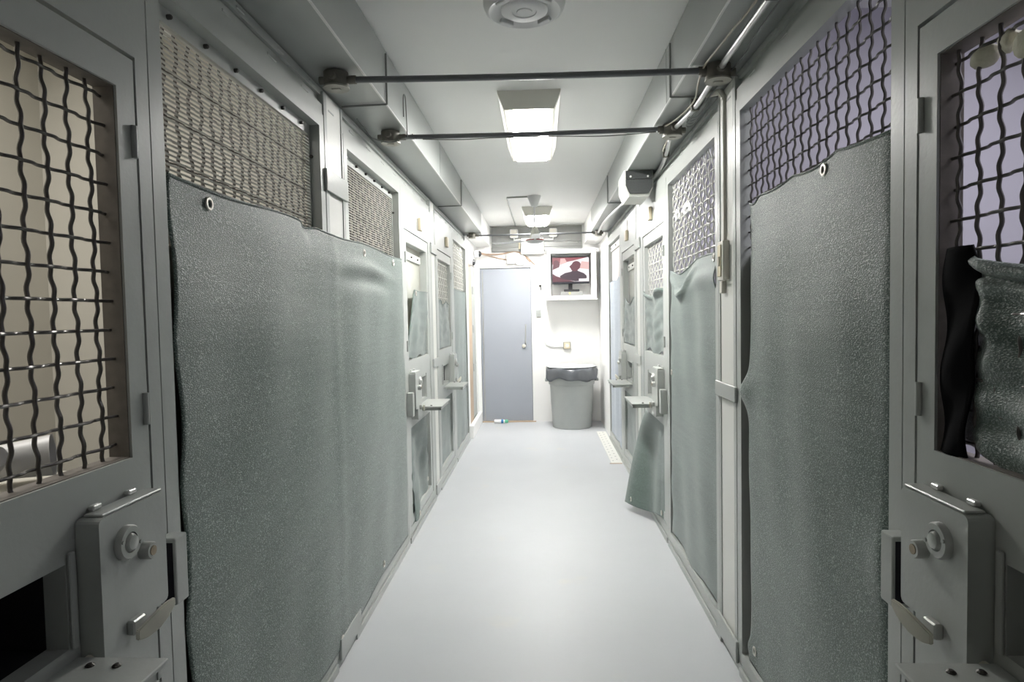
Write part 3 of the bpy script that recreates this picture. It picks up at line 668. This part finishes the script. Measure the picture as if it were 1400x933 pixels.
cabs = [([(.672,YB,2.41),(.672,1.6,2.41),(.655,2.2,2.412),(.640,2.46,2.410),(.655,2.62,2.405),(.690,2.85,2.40),(.672,3.1,2.405),(.640,3.27,2.415)], .004, 'cream cable looping along the silver conduit on the right', M['cable']),
        ([(.730,YB,2.41),(.735,1.8,2.405),(.752,2.35,2.40),(.738,2.62,2.392),(.735,2.95,2.395),(.728,3.15,2.40)], .003, 'thin grey wire beside the near silver conduit on the right', M['thinwire']),
        ([(.68,3.33,2.41),(.695,3.45,2.40),(.700,3.60,2.385),(.73,3.74,2.41)], .004, 'short cream cable dropping behind the second right box', M['cable']),
        ([(-.700,3.05,2.437),(-.695,3.17,2.437)], .0, '', None)]
for pts, r, lab, m in cabs:
    if not lab: continue
    bm = N(); tube(bm, smoothpath(pts, 8), r, 8); tag(link('loose_cable', bm, m, None, True), lab, 'cable', 'loose cables under the right duct')
bm = N(); tube(bm, smoothpath([(-.868,3.00,2.425),(-.850,3.06,2.400),(-.82,3.10,2.360),(-.74,3.13,2.345),(-.68,3.18,2.375),(-.64,3.25,2.393),(-.655,3.26,2.42)], 8), .0032, 8)
tag(link('hanging_wire', bm, M['thinwire'], None, True), 'thin grey wire sagging from the second left junction box', 'cable')
bm = N(); tube(bm, smoothpath([(-.676,3.24,2.40),(-.677,3.235,2.50),(-.677,3.22,2.585),(-.677,3.195,2.60),(-.677,3.17,2.575),(-.677,3.165,2.48)], 8), .003, 8)
tag(link('wire_loop', bm, M['thinwire'], None, True), 'upright loop of thin wire on the left duct side', 'cable')
bm = N(); tube(bm, smoothpath([(-.60,3.259,2.391),(-.40,3.262,2.384),(-.2,3.265,2.388),(.1,3.268,2.386),(.35,3.27,2.380),(.60,3.27,2.392)], 8), .0025, 8)
tag(link('slack_wire', bm, M['thinwire'], None, True), 'slack thin wire strung along the second cross conduit', 'cable')
# coil of thin wires beside the raceway top
bm = N()
for k in range(4):
    tube(bm, smoothpath([(.745,2.80+.01*k,2.418),(.72,2.92+.02*k,2.40-.008*k),(.70,3.0+.015*k,2.385-.01*k),(.735,2.98+.02*k,2.375-.006*k),(.765,2.86,2.405)], 6), .002, 6)
tag(link('wire_coil', bm, M['thinwire'], None, True), 'tangle of thin wires above the cream raceway', 'cable')
# raceway on the right post
t = thing('cable_raceway', 'cream cable raceway running down the white post on the right', 'raceway', (.775, 2.70, 1.60))
bm = N(); sbox(bm, 1, -.012, .008, 2.690, 2.712, 1.765, 2.375, .002); link('channel', bm, M['raceway'], t)
bm = N(); tube(bm, [(X(1,.0),2.701,2.362),(X(1,.012),2.72,2.395),(X(1,.045),2.80,2.412)], .014, 6); link('elbow', bm, M['raceway'], t)
bm = N(); sbox(bm, 1, -.012, .022, 2.655, 2.735, 1.60, 1.765, .004, 2); link('outlet_box', bm, M['raceway'], t)
bm = N(); sbox(bm, 1, .022, .026, 2.675, 2.725, 1.615, 1.750, .002); o = link('outlet_plate', bm, M['cream'], t)
bm = N(); sbox(bm, 1, .026, .030, 2.688, 2.712, 1.66, 1.70, .001); link('socket', bm, M['cable'], o)
bm = N(); sbox(bm, 1, -.012, .014, 2.70, 2.735, 1.545, 1.598, .003); link('plug', bm, M['raceway'], t)

# ------------------------------------------------------------------ ceiling fixtures
def lamp(cx, y0, y1, label, lens='lens'):
    t = thing('ceiling_lamp', label, 'ceiling lamp', (cx, (y0+y1)/2, 2.575), 'lit ceiling lamps')
    def ringv(bm, hw, ya, yb, z): return [bm.verts.new(p) for p in ((cx-hw,ya,z),(cx+hw,ya,z),(cx+hw,yb,z),(cx-hw,yb,z))]
    bm = N(); a = ringv(bm, .172, y0-.005, y1+.005, ZC-.001); b = ringv(bm, .170, y0-.003, y1+.003, ZC-.012); c = ringv(bm, .136, y0+.004, y1-.004, 2.58); d = ringv(bm, .108, y0+.022, y1-.022, 2.58); e = ringv(bm, .108, y0+.022, y1-.022, 2.60)
    for q, r in ((a,b),(b,c),(c,d),(d,e)):
        for k in range(4): bm.faces.new([q[k], q[(k+1)%4], r[(k+1)%4], r[k]])
    bm.faces.new(a); link('housing', bm, M['fixture'], t)
    for q in (-1, 1):                         # translucent strips along both sloping sides
        bm = N(); vs = [(cx+q*.1665, z2, zz) for z2, zz in ((y0+.05,2.664),(y1-.05,2.664))] + [(cx+q*.1405, z2, zz) for z2, zz in ((y1-.05,2.590),(y0+.05,2.590))]
        n = Vector((q*.92,0,-.38))*.003
        prism(bm, vs, lambda p: Vector(p)+n*.3, lambda p: Vector(p)+n); link('side_diffuser', bm, M['side'], t)
    bm = N(); box(bm, cx-.105, cx+.105, y0+.024, y1-.024, 2.572, 2.599, .006, 2); link('lens', bm, M[lens], t)
    return t
lamp(-.048, 3.42, 4.57, 'lit boxy ceiling lamp nearest the camera')
lamp(-.030, 7.05, 7.90, 'lit boxy ceiling lamp behind the fan at the corridor end', 'lens_far')
t = thing('ceiling_speaker', 'round white domed speaker on the ceiling at the top of the view', 'speaker', (-.045, 2.41, 2.61))
bm = N(); lathe(bm, [(.150,2.679),(.155,2.675),(.155,2.640),(.148,2.620),(.135,2.612),(.128,2.614),(.086,2.632)], (-.045,2.41,0), 'z', 48); link('speaker_shell', bm, M['plastic'], t, True)
bm = N(); lathe(bm, [(.088,2.640),(.088,2.616),(.080,2.611),(.046,2.611),(.044,2.614),(.030,2.614),(.028,2.611),(.001,2.611)], (-.045,2.41,0), 'z', 40); link('speaker_cone', bm, M['plastic'], t, True)
for a in (-.7, .75 , 3.9, 2.4):
    bm = N(); x, y = -.045+math.sin(a)*.112, 2.41+math.cos(a)*.112
    box(bm, -.030, .030, -.010, .010, 2.608, 2.626, .003)
    bmesh.ops.rotate(bm, verts=bm.verts, cent=(0,0,0), matrix=Matrix.Rotation(-a, 3, 'Z')); bmesh.ops.translate(bm, verts=bm.verts, vec=(x, y, 0)); link('clip', bm, M['plastic'], t)
# fan
FX, FY = -.055, 6.43
t = thing('ceiling_fan', 'white industrial ceiling fan on a down rod in front of the far lamp', 'fan', (FX, FY, 2.19))
bm = N(); lathe(bm, [(.068,2.679),(.070,2.672),(.034,2.575),(.028,2.570)], (FX,FY,0), 'z', 24); link('canopy', bm, M['plastic'], t, True)
bm = N(); tube(bm, [(FX,FY,2.575),(FX,FY,2.33)], .010, 12); link('down_rod', bm, M['plastic'], t, True)
bm = N(); lathe(bm, [(.022,2.365),(.030,2.355),(.046,2.30),(.052,2.255),(.070,2.245),(.088,2.238)], (FX,FY,0), 'z', 28); link('motor_cover', bm, M['fixture'], t, True)
bm = N(); lathe(bm, [(.090,2.238),(.090,2.224),(.075,2.206),(.030,2.196),(.001,2.195)], (FX,FY,0), 'z', 28); mt = link('motor', bm, M['plastic'], t, True)
bm = N(); lathe(bm, [(.0915,2.224),(.0925,2.229),(.0915,2.235)], (FX,FY,0), 'z', 28); link('red_band', bm, M['red'], mt, True)
for k in range(3):
    a = math.radians(-88 + 120*k); bm = N()
    box(bm, .085, .155, -.012, .012, 2.226, 2.231)
    vs0 = len(bm.verts); box(bm, .145, .50, -.045, .045, 2.229, 2.233, .001)
    bmesh.ops.rotate(bm, verts=bm.verts, cent=(0,0,2.23), matrix=Matrix.Rotation(.10, 3, 'X'))
    bmesh.ops.rotate(bm, verts=bm.verts, cent=(0,0,0), matrix=Matrix.Rotation(a, 3, 'Z')); bmesh.ops.translate(bm, verts=bm.verts, vec=(FX,FY,0))
    link('blade', bm, M['plastic'], t)
bm = N(); tube(bm, [(FX-.06,FY,2.672),(-.335,FY+.02,2.672),(-.335,FY+.06,2.672),(-.335,YE-.05,2.672)], .008, 8); tag(link('fan_conduit', bm, M['steel'], None, True), 'grey conduit bending along the ceiling from the fan to the end wall', 'conduit')

# ------------------------------------------------------------------ end wall furniture
t = thing('wall_panel', 'grey ribbed sheet metal panel high on the end wall', 'panel', (-.05, YE, 2.33))
bm = N(); box(bm, -.662, .562, YE-.022, YE-.002, 2.33, 2.668, .002); link('sheet', bm, M['beam'], t)
for z in (2.335, 2.385, 2.455):
    bm = N(); box(bm, -.66, .56, YE-.034, YE-.020, z, z+.012, .003); link('rib', bm, M['beam'], t)
t = thing('emergency_light', 'white emergency light with two square heads on the grey panel', 'emergency light', (-.1, YE-.1, 2.29))
bm = N(); box(bm, -.262, .045, YE-.115, YE-.036, 2.285, 2.50, .012, 2); link('battery_case', bm, M['plastic'], t)
for x in (-.353, .172):
    bm = N(); box(bm, x-.055, x+.055, YE-.125, YE-.075, 2.505, 2.622, .015, 3); h = link('lamp_head', bm, M['plastic'], t)
    bm = N(); box(bm, x-.042, x+.042, YE-.128, YE-.124, 2.518, 2.609, .004); link('head_lens', bm, M['raceway'], h)
    bm = N(); xa = -.24 if x < 0 else .03; tube(bm, [(x,YE-.08,2.53),(x,YE-.06,2.48),(xa,YE-.06,2.48)], .012, 10); link('head_arm', bm, M['plastic'], t)
bm = N(); box(bm, -.295, -.27, YE-.05, YE-.034, 2.36, 2.50, .006, 2); tag(link('yellow_label_bar', bm, M['cream']), 'narrow cream strip hanging left of the emergency light', 'strip')

bm = N(); box(bm, -.462, -.352, YE-.065, YE-.001, 2.165, 2.30, .010, 2); t = tag(link('utility_box', bm, M['plastic']), 'white square electrical box above the blue-grey end door', 'electrical box')
t = thing('wall_speaker', 'small round grey speaker above the end door', 'speaker', (-.275, YE, 2.15))
bm = N(); lathe(bm, [(.078,0),(.078,.05),(.070,.058),(.058,.058)], (-.275,YE-.001,2.215), '-y', 32); link('speaker_ring', bm, M['plastic'], t, True)
bm = N(); lathe(bm, [(.057,.02),(.057,.060),(.030,.048),(.012,.060),(.001,.063)], (-.275,YE-.001,2.215), '-y', 28); link('speaker_cone', bm, M['can'], t, True)
for x, y, z, lab in ((-.835, 8.30, 2.29, 'upper small dome camera in the far left corner'), (-.855, 7.72, 2.13, 'lower small dome camera beside the side door')):
    t = thing('dome_camera', lab, 'camera', (x, y, z), 'dome cameras in the far corner')
    bm = N(); lathe(bm, [(.048,-.04),(.048,.012),(.044,.018)], (x,y,z), 'x', 24); link('camera_housing', bm, M['plastic'], t, True)
    bm = N(); lathe(bm, [(.042,.018),(.037,.034),(.022,.048),(.001,.053)], (x,y,z), 'x', 24); link('dome', bm, M['glass'], t, True)
for pts, lab, r in (([(-.79,8.32,2.30),(-.70,8.5,2.30),(-.52,8.535,2.305),(-.33,8.535,2.335),(-.20,8.535,2.25),(-.14,8.535,2.19)], 'brown cable running above the end door to the speaker', .010),
                 ([(-.78,8.33,2.285),(-.66,8.52,2.27),(-.58,8.536,2.25),(-.46,8.536,2.225)], 'brown cable drooping to the white electrical box', .008),
                 ([(-.26,8.535,2.29),(-.19,8.536,2.26),(-.08,8.536,2.15)], 'brown cable slanting down right of the round speaker', .008)):
    bm = N(); tube(bm, smoothpath(pts, 8), r, 8); tag(link('wall_cable', bm, M['browncable'], None, True), lab, 'cable', 'brown cables above the end door')
# lock, keypad, outlet
t = thing('key_switch', 'small key switch with dark bolt beside the television cabinet', 'switch', (-.01, YE, 1.80))
bm = N(); box(bm, -.045, .020, YE-.012, YE-.001, 1.775, 1.93, .004); link('switch_plate', bm, M['plastic'], t)
bm = N(); lathe(bm, [(.016,0),(.016,.02),(.008,.024)], (-.012,YE-.012,1.86), '-y', 14); tube(bm, [(-.010,YE-.024,1.85),(.002,YE-.03,1.80)], .006, 8); link('switch_key', bm, M['screw'], t, True)
t = thing('keypad', 'small grey keypad to the right of the end door', 'keypad', (-.04, YE, 1.44))
bm = N(); box(bm, -.075, -.005, YE-.03, YE-.001, 1.442, 1.536, .004); k = link('keypad_case', bm, M['can'], t)
bm = N()
for i in range(3):
    for j in range(3): box(bm, -.066+i*.020, -.053+i*.020, YE-.034, YE-.029, 1.455+j*.020, 1.468+j*.020)
link('key_button', bm, M['steel'], t)
t = thing('wall_outlet', 'cream wall outlet with curved conduit above the bin', 'outlet', (.335, YE, .99))
bm = N(); box(bm, .288, .386, YE-.045, YE-.001, .990, 1.092, .006, 2); link('outlet_box', bm, M['cover'], t)
bm = N(); box(bm, .298, .376, YE-.052, YE-.044, 1.0, 1.082, .004); o = link('cover_plate', bm, M['cream'], t)
bm = N(); lathe(bm, [(.026,0),(.026,.006),(.020,.008)], (.337,YE-.051,1.041), '-y', 20); link('receptacle', bm, M['raceway'], o, True)
bm = N(); tube(bm, smoothpath([(.288,YE-.016,1.03),(.16,YE-.016,1.03),(.07,YE-.016,1.06),(.035,YE-.016,1.13),(.03,YE-.016,1.30),(.03,YE-.016,1.66)], 8), .010, 10); link('conduit', bm, M['wall'], t, True)
bm = N(); box(bm, .005, .062, YE-.02, YE-.001, 1.55, 2.30, .004); struct('trim_end_chase', bm, M['wall'])

# television cabinet
TY = 8.20
t = thing('television_cabinet', 'white open box holding the television high on the end wall', 'cabinet', (.37, 8.37, 1.67))
bm = N()
box(bm, .080, .720, TY, YE-.025, 1.670, 1.710); box(bm, .080, .720, TY, YE-.025, 2.265, 2.300)
box(bm, .080, .125, TY, YE-.025, 1.710, 2.265); box(bm, .660, .720, TY, YE-.025, 1.710, 2.265); link('cabinet_shell', bm, M['wall'], t)
bm = N(); box(bm, .125, .660, YE-.040, YE-.026, 1.710, 2.265); link('back_board', bm, M['wall'], t)
bm = N()
box(bm, .060, .740, TY-.02, YE-.025, 1.655, 1.669, .003); link('cabinet_base', bm, M['wall'], t)
bm = N(); box(bm, .060, .740, TY-.02, YE-.025, 2.301, 2.315, .003); link('cabinet_top', bm, M['wall'], t)
tv = thing('television', 'flat television showing a silhouetted figure in a cap', 'television', (.39, 8.36, 1.80))
VX0, VX1, VZ0, VZ1 = .150, .637, 1.868, 2.225
VY = 8.30
bm = N(); box(bm, VX0, VX1, VY, VY+.05, VZ0, VZ1, .004); cs = link('television_case', bm, M['black'], tv)
bm = N(); lathe(bm, [(.11,1.7175),(.11,1.722),(.02,1.735)], (.39,VY+.10,0), 'z', 24, 1, .6); box(bm, .365, .415, VY+.045, VY+.10, 1.725, 1.90); link('television_stand', bm, M['black'], tv)
bm = N(); box(bm, VX0, VX1, VY-.006, VY, VZ0, VZ0+.028, .002); box(bm, VX0, VX1, VY-.006, VY, VZ1-.012, VZ1, .002); link('bezel', bm, M['glass'], tv)
sc = [screen_mat('screen_white', (.40,.37,.38)), screen_mat('screen_rose', (.14,.032,.040)), screen_mat('screen_dark', (.022,.010,.018)), screen_mat('screen_plum', (.06,.013,.021)), screen_mat('screen_peach', (.33,.21,.20))]
bm = N()
def scr(poly, mi, dy):
    vs = [bm.verts.new((VX0+.004+(VX1-VX0-.008)*u, VY-.001-dy, VZ0+.028+(VZ1-VZ0-.040)*v)) for u, v in poly]
    fc = bm.faces.new(vs); fc.material_index = mi
def arc(cx, cy, rx, ry, a0, a1, n=12): return [(cx+rx*math.cos(math.radians(a0+(a1-a0)*k/n)), cy+ry*math.sin(math.radians(a0+(a1-a0)*k/n))) for k in range(n+1)]
scr([(0,0),(1,0),(1,1),(0,1)], 0, .0)
scr([(0,.72),(.55,.86),(.95,1),(0,1)], 1, .0004)
scr([(.20,.70),(.40,.80),(.34,.97),(.22,.97)], 4, .0006)
scr([(0,.50)] + arc(.10,.72,.10,.18,-40,130), 3, .0008)
scr([(0,0),(.60,0),(.30,.13),(.10,.24),(0,.34)], 3, .0008)
scr([(.74,.55),(1,.50),(1,.80),(.80,.84)], 4, .0004)
scr([(.20,.24),(.22,.14),(.62,.01),(.72,.02),(.94,.14),(.93,.24),(.86,.34),(.70,.44),(.66,.50),(.56,.50),(.52,.42),(.34,.36)], 2, .0012)
scr([(.50,.55),(.52,.48),(.60,.42),(.68,.46),(.75,.56),(.77,.68)] + arc(.655,.70,.12,.15,0,170) + [(.50,.68),(.46,.62)], 3, .0014)
scr([(.72,.03),(.94,.03),(.94,.12),(.72,.12)], 0, .0018)
bmesh.ops.recalc_face_normals(bm, faces=bm.faces)
o = link('screen', bm, sc, cs)
for p in o.data.polygons: pass
t = thing('cable_box', 'low dark cable box on the shelf under the television', 'cable box', (.41, 8.235, 1.712))
bm = N(); box(bm, .255, .545, TY+.01, TY+.085, 1.712, 1.762, .004); link('box_case', bm, M['beam'], t)
bm = N(); box(bm, .300, .500, TY+.015, TY+.080, 1.763, 1.792, .003); link('upper_case', bm, M['black'], t)
bm = N(); lathe(bm, [(.010,0),(.010,.004)], (.372,TY+.010,1.742), '-y', 14); link('yellow_light', bm, screen_mat('yellow_led', (1,.85,.1), 1.2), t)

# trash can
CX, CY = .375, 8.155
t = thing('trash_can', 'large round grey trash can standing under the television', 'trash can', (CX, CY, 0))
bm = N(); lathe(bm, [(.245,.0),(.252,.004),(.254,.03),(.282,.56),(.296,.565),(.298,.60),(.300,.74),(.308,.75),(.308,.775),(.296,.778),(.286,.75),(.270,.30),(.245,.04),(.001,.03)], (CX,CY,0), 'z', 48); link('can_body', bm, M['can'], t, True)
for q in (-1, 1):
    bm = N(); box(bm, CX+q*.292, CX+q*.345, CY-.06, CY+.06, .60, .635, .008, 2); link('handle', bm, M['can'], t)
bm = N(); n = 72; rows = []
prof = [(.300,.782),(.322,.776),(.332,.752),(.330,.70),(.326,.655),(.320,.628)]
for j, (r, z) in enumerate(prof):
    rows.append([])
    for k in range(n):
        a = 2*PI*k/n; wv = (.006*math.sin(9*a+j)+.005*math.sin(17*a+2*j)+.004*math.sin(31*a))*min(1, j)
        zz = z + (.018*math.sin(3*a+1)+.010*math.sin(8*a))*(j/5) + .008*math.sin(5*a)
        rows[-1].append(bm.verts.new((CX+math.cos(a)*(r+wv), CY+math.sin(a)*(r+wv), zz)))
for q, w2 in zip(rows, rows[1:]):
    for k in range(n): bm.faces.new([q[k], q[(k+1)%n], w2[(k+1)%n], w2[k]])
o = link('bin_liner', bm, M['bag'], None, True); md = o.modifiers.new('thickness','SOLIDIFY'); md.thickness = .002; md.offset = 1
lin = tag(o, 'smoky grey liner folded over the trash can rim', 'bin liner')
bm = N(); rows = []
for j in range(7):
    r = .318*(1-j/6.0)+.002; rows.append([bm.verts.new((CX+math.cos(2*PI*k/n)*r, CY+math.sin(2*PI*k/n)*r, .792+.012*math.sin(3*2*PI*k/n+j)*(j/6)*(1-j/7)*2+.012*(1-(j/6-.4)**2)-.010*(j==0))) for k in range(n)])
for q, w2 in zip(rows, rows[1:]):
    for k in range(n): bm.faces.new([q[k], q[(k+1)%n], w2[(k+1)%n], w2[k]])
o = link('liner_top', bm, M['clearbag'], lin, True); md = o.modifiers.new('thickness','SOLIDIFY'); md.thickness = .002

# bottle on the floor
t = thing('squeeze_bottle', 'small white bottle with green cap lying before the end door', 'bottle', (-.54, 8.44, 0))
bm = N(); lathe(bm, [(.012,-.10),(.026,-.095),(.027,.03),(.018,.05),(.014,.055)], (-.57,8.44,.0275), 'x', 20); link('bottle_body', bm, M['plastic'], t, True)
bm = N(); lathe(bm, [(.0275,.0),(.0278,.004),(.0278,.028),(.0275,.032)], (-.574,8.44,.0275), 'x', 20); link('blue_band', bm, M['bottle_blue'], t, True)
bm = N(); lathe(bm, [(.020,.045),(.022,.048),(.022,.085),(.016,.092)], (-.57,8.44,.0275), 'x', 20); link('green_cap', bm, M['bottle_green'], t, True)

# slotted floor strip along the far right sill
t = thing('floor_strip', 'slotted white strip on the floor along the farthest right cage', 'floor strip', (.72, 6.9, 0))
bm = N(); box(bm, .655, .768, 6.10, 7.75, .0005, .006, .002); link('strip_plate', bm, M['white_paint'], t)
for k in range(12):
    for q in range(2):
        bm = N(); box(bm, .675+q*.045, .690+q*.045, 6.18+k*.13+q*.06, 6.20+k*.13+q*.06, .0055, .0068); link('slot', bm, M['can'], t)
bm = N(); box(bm, .640, .762, 6.085, 6.099, .0005, .005); link('rusty_edge', bm, M['tan'], t)

# ------------------------------------------------------------------ light
def area(name, loc, size, power, col=(1,1,1), rotx=0):
    l = bpy.data.lights.new(name, 'AREA'); l.shape = 'RECTANGLE'; l.size, l.size_y = size; l.energy = power; l.color = col
    o = bpy.data.objects.new(name, l); COL.objects.link(o); o.location = loc; o.rotation_euler = (rotx,0,0); return o
for s, col, ps in ((-1, (1,.97,.92), (7.5, 7, 7)), (1, (.96,.95,1), (8.5, 8, 8))):
    for y, p in zip((1.4, 3.9, 6.4), ps):
        area('cell_fill_light', (s*1.66, y, 2.62), (.7,.9), p, col)  # unseen area lights added to brighten the cell interiors
W = bpy.data.worlds.new('world'); W.use_nodes = True; S.world = W
W.node_tree.nodes['Background'].inputs[0].default_value = (.5,.5,.5,1); W.node_tree.nodes['Background'].inputs[1].default_value = .0
S.view_settings.view_transform = 'Standard'; S.view_settings.look = 'None'; S.view_settings.gamma = 1
S.view_settings.use_curve_mapping = False; S.view_settings.exposure = 1.36
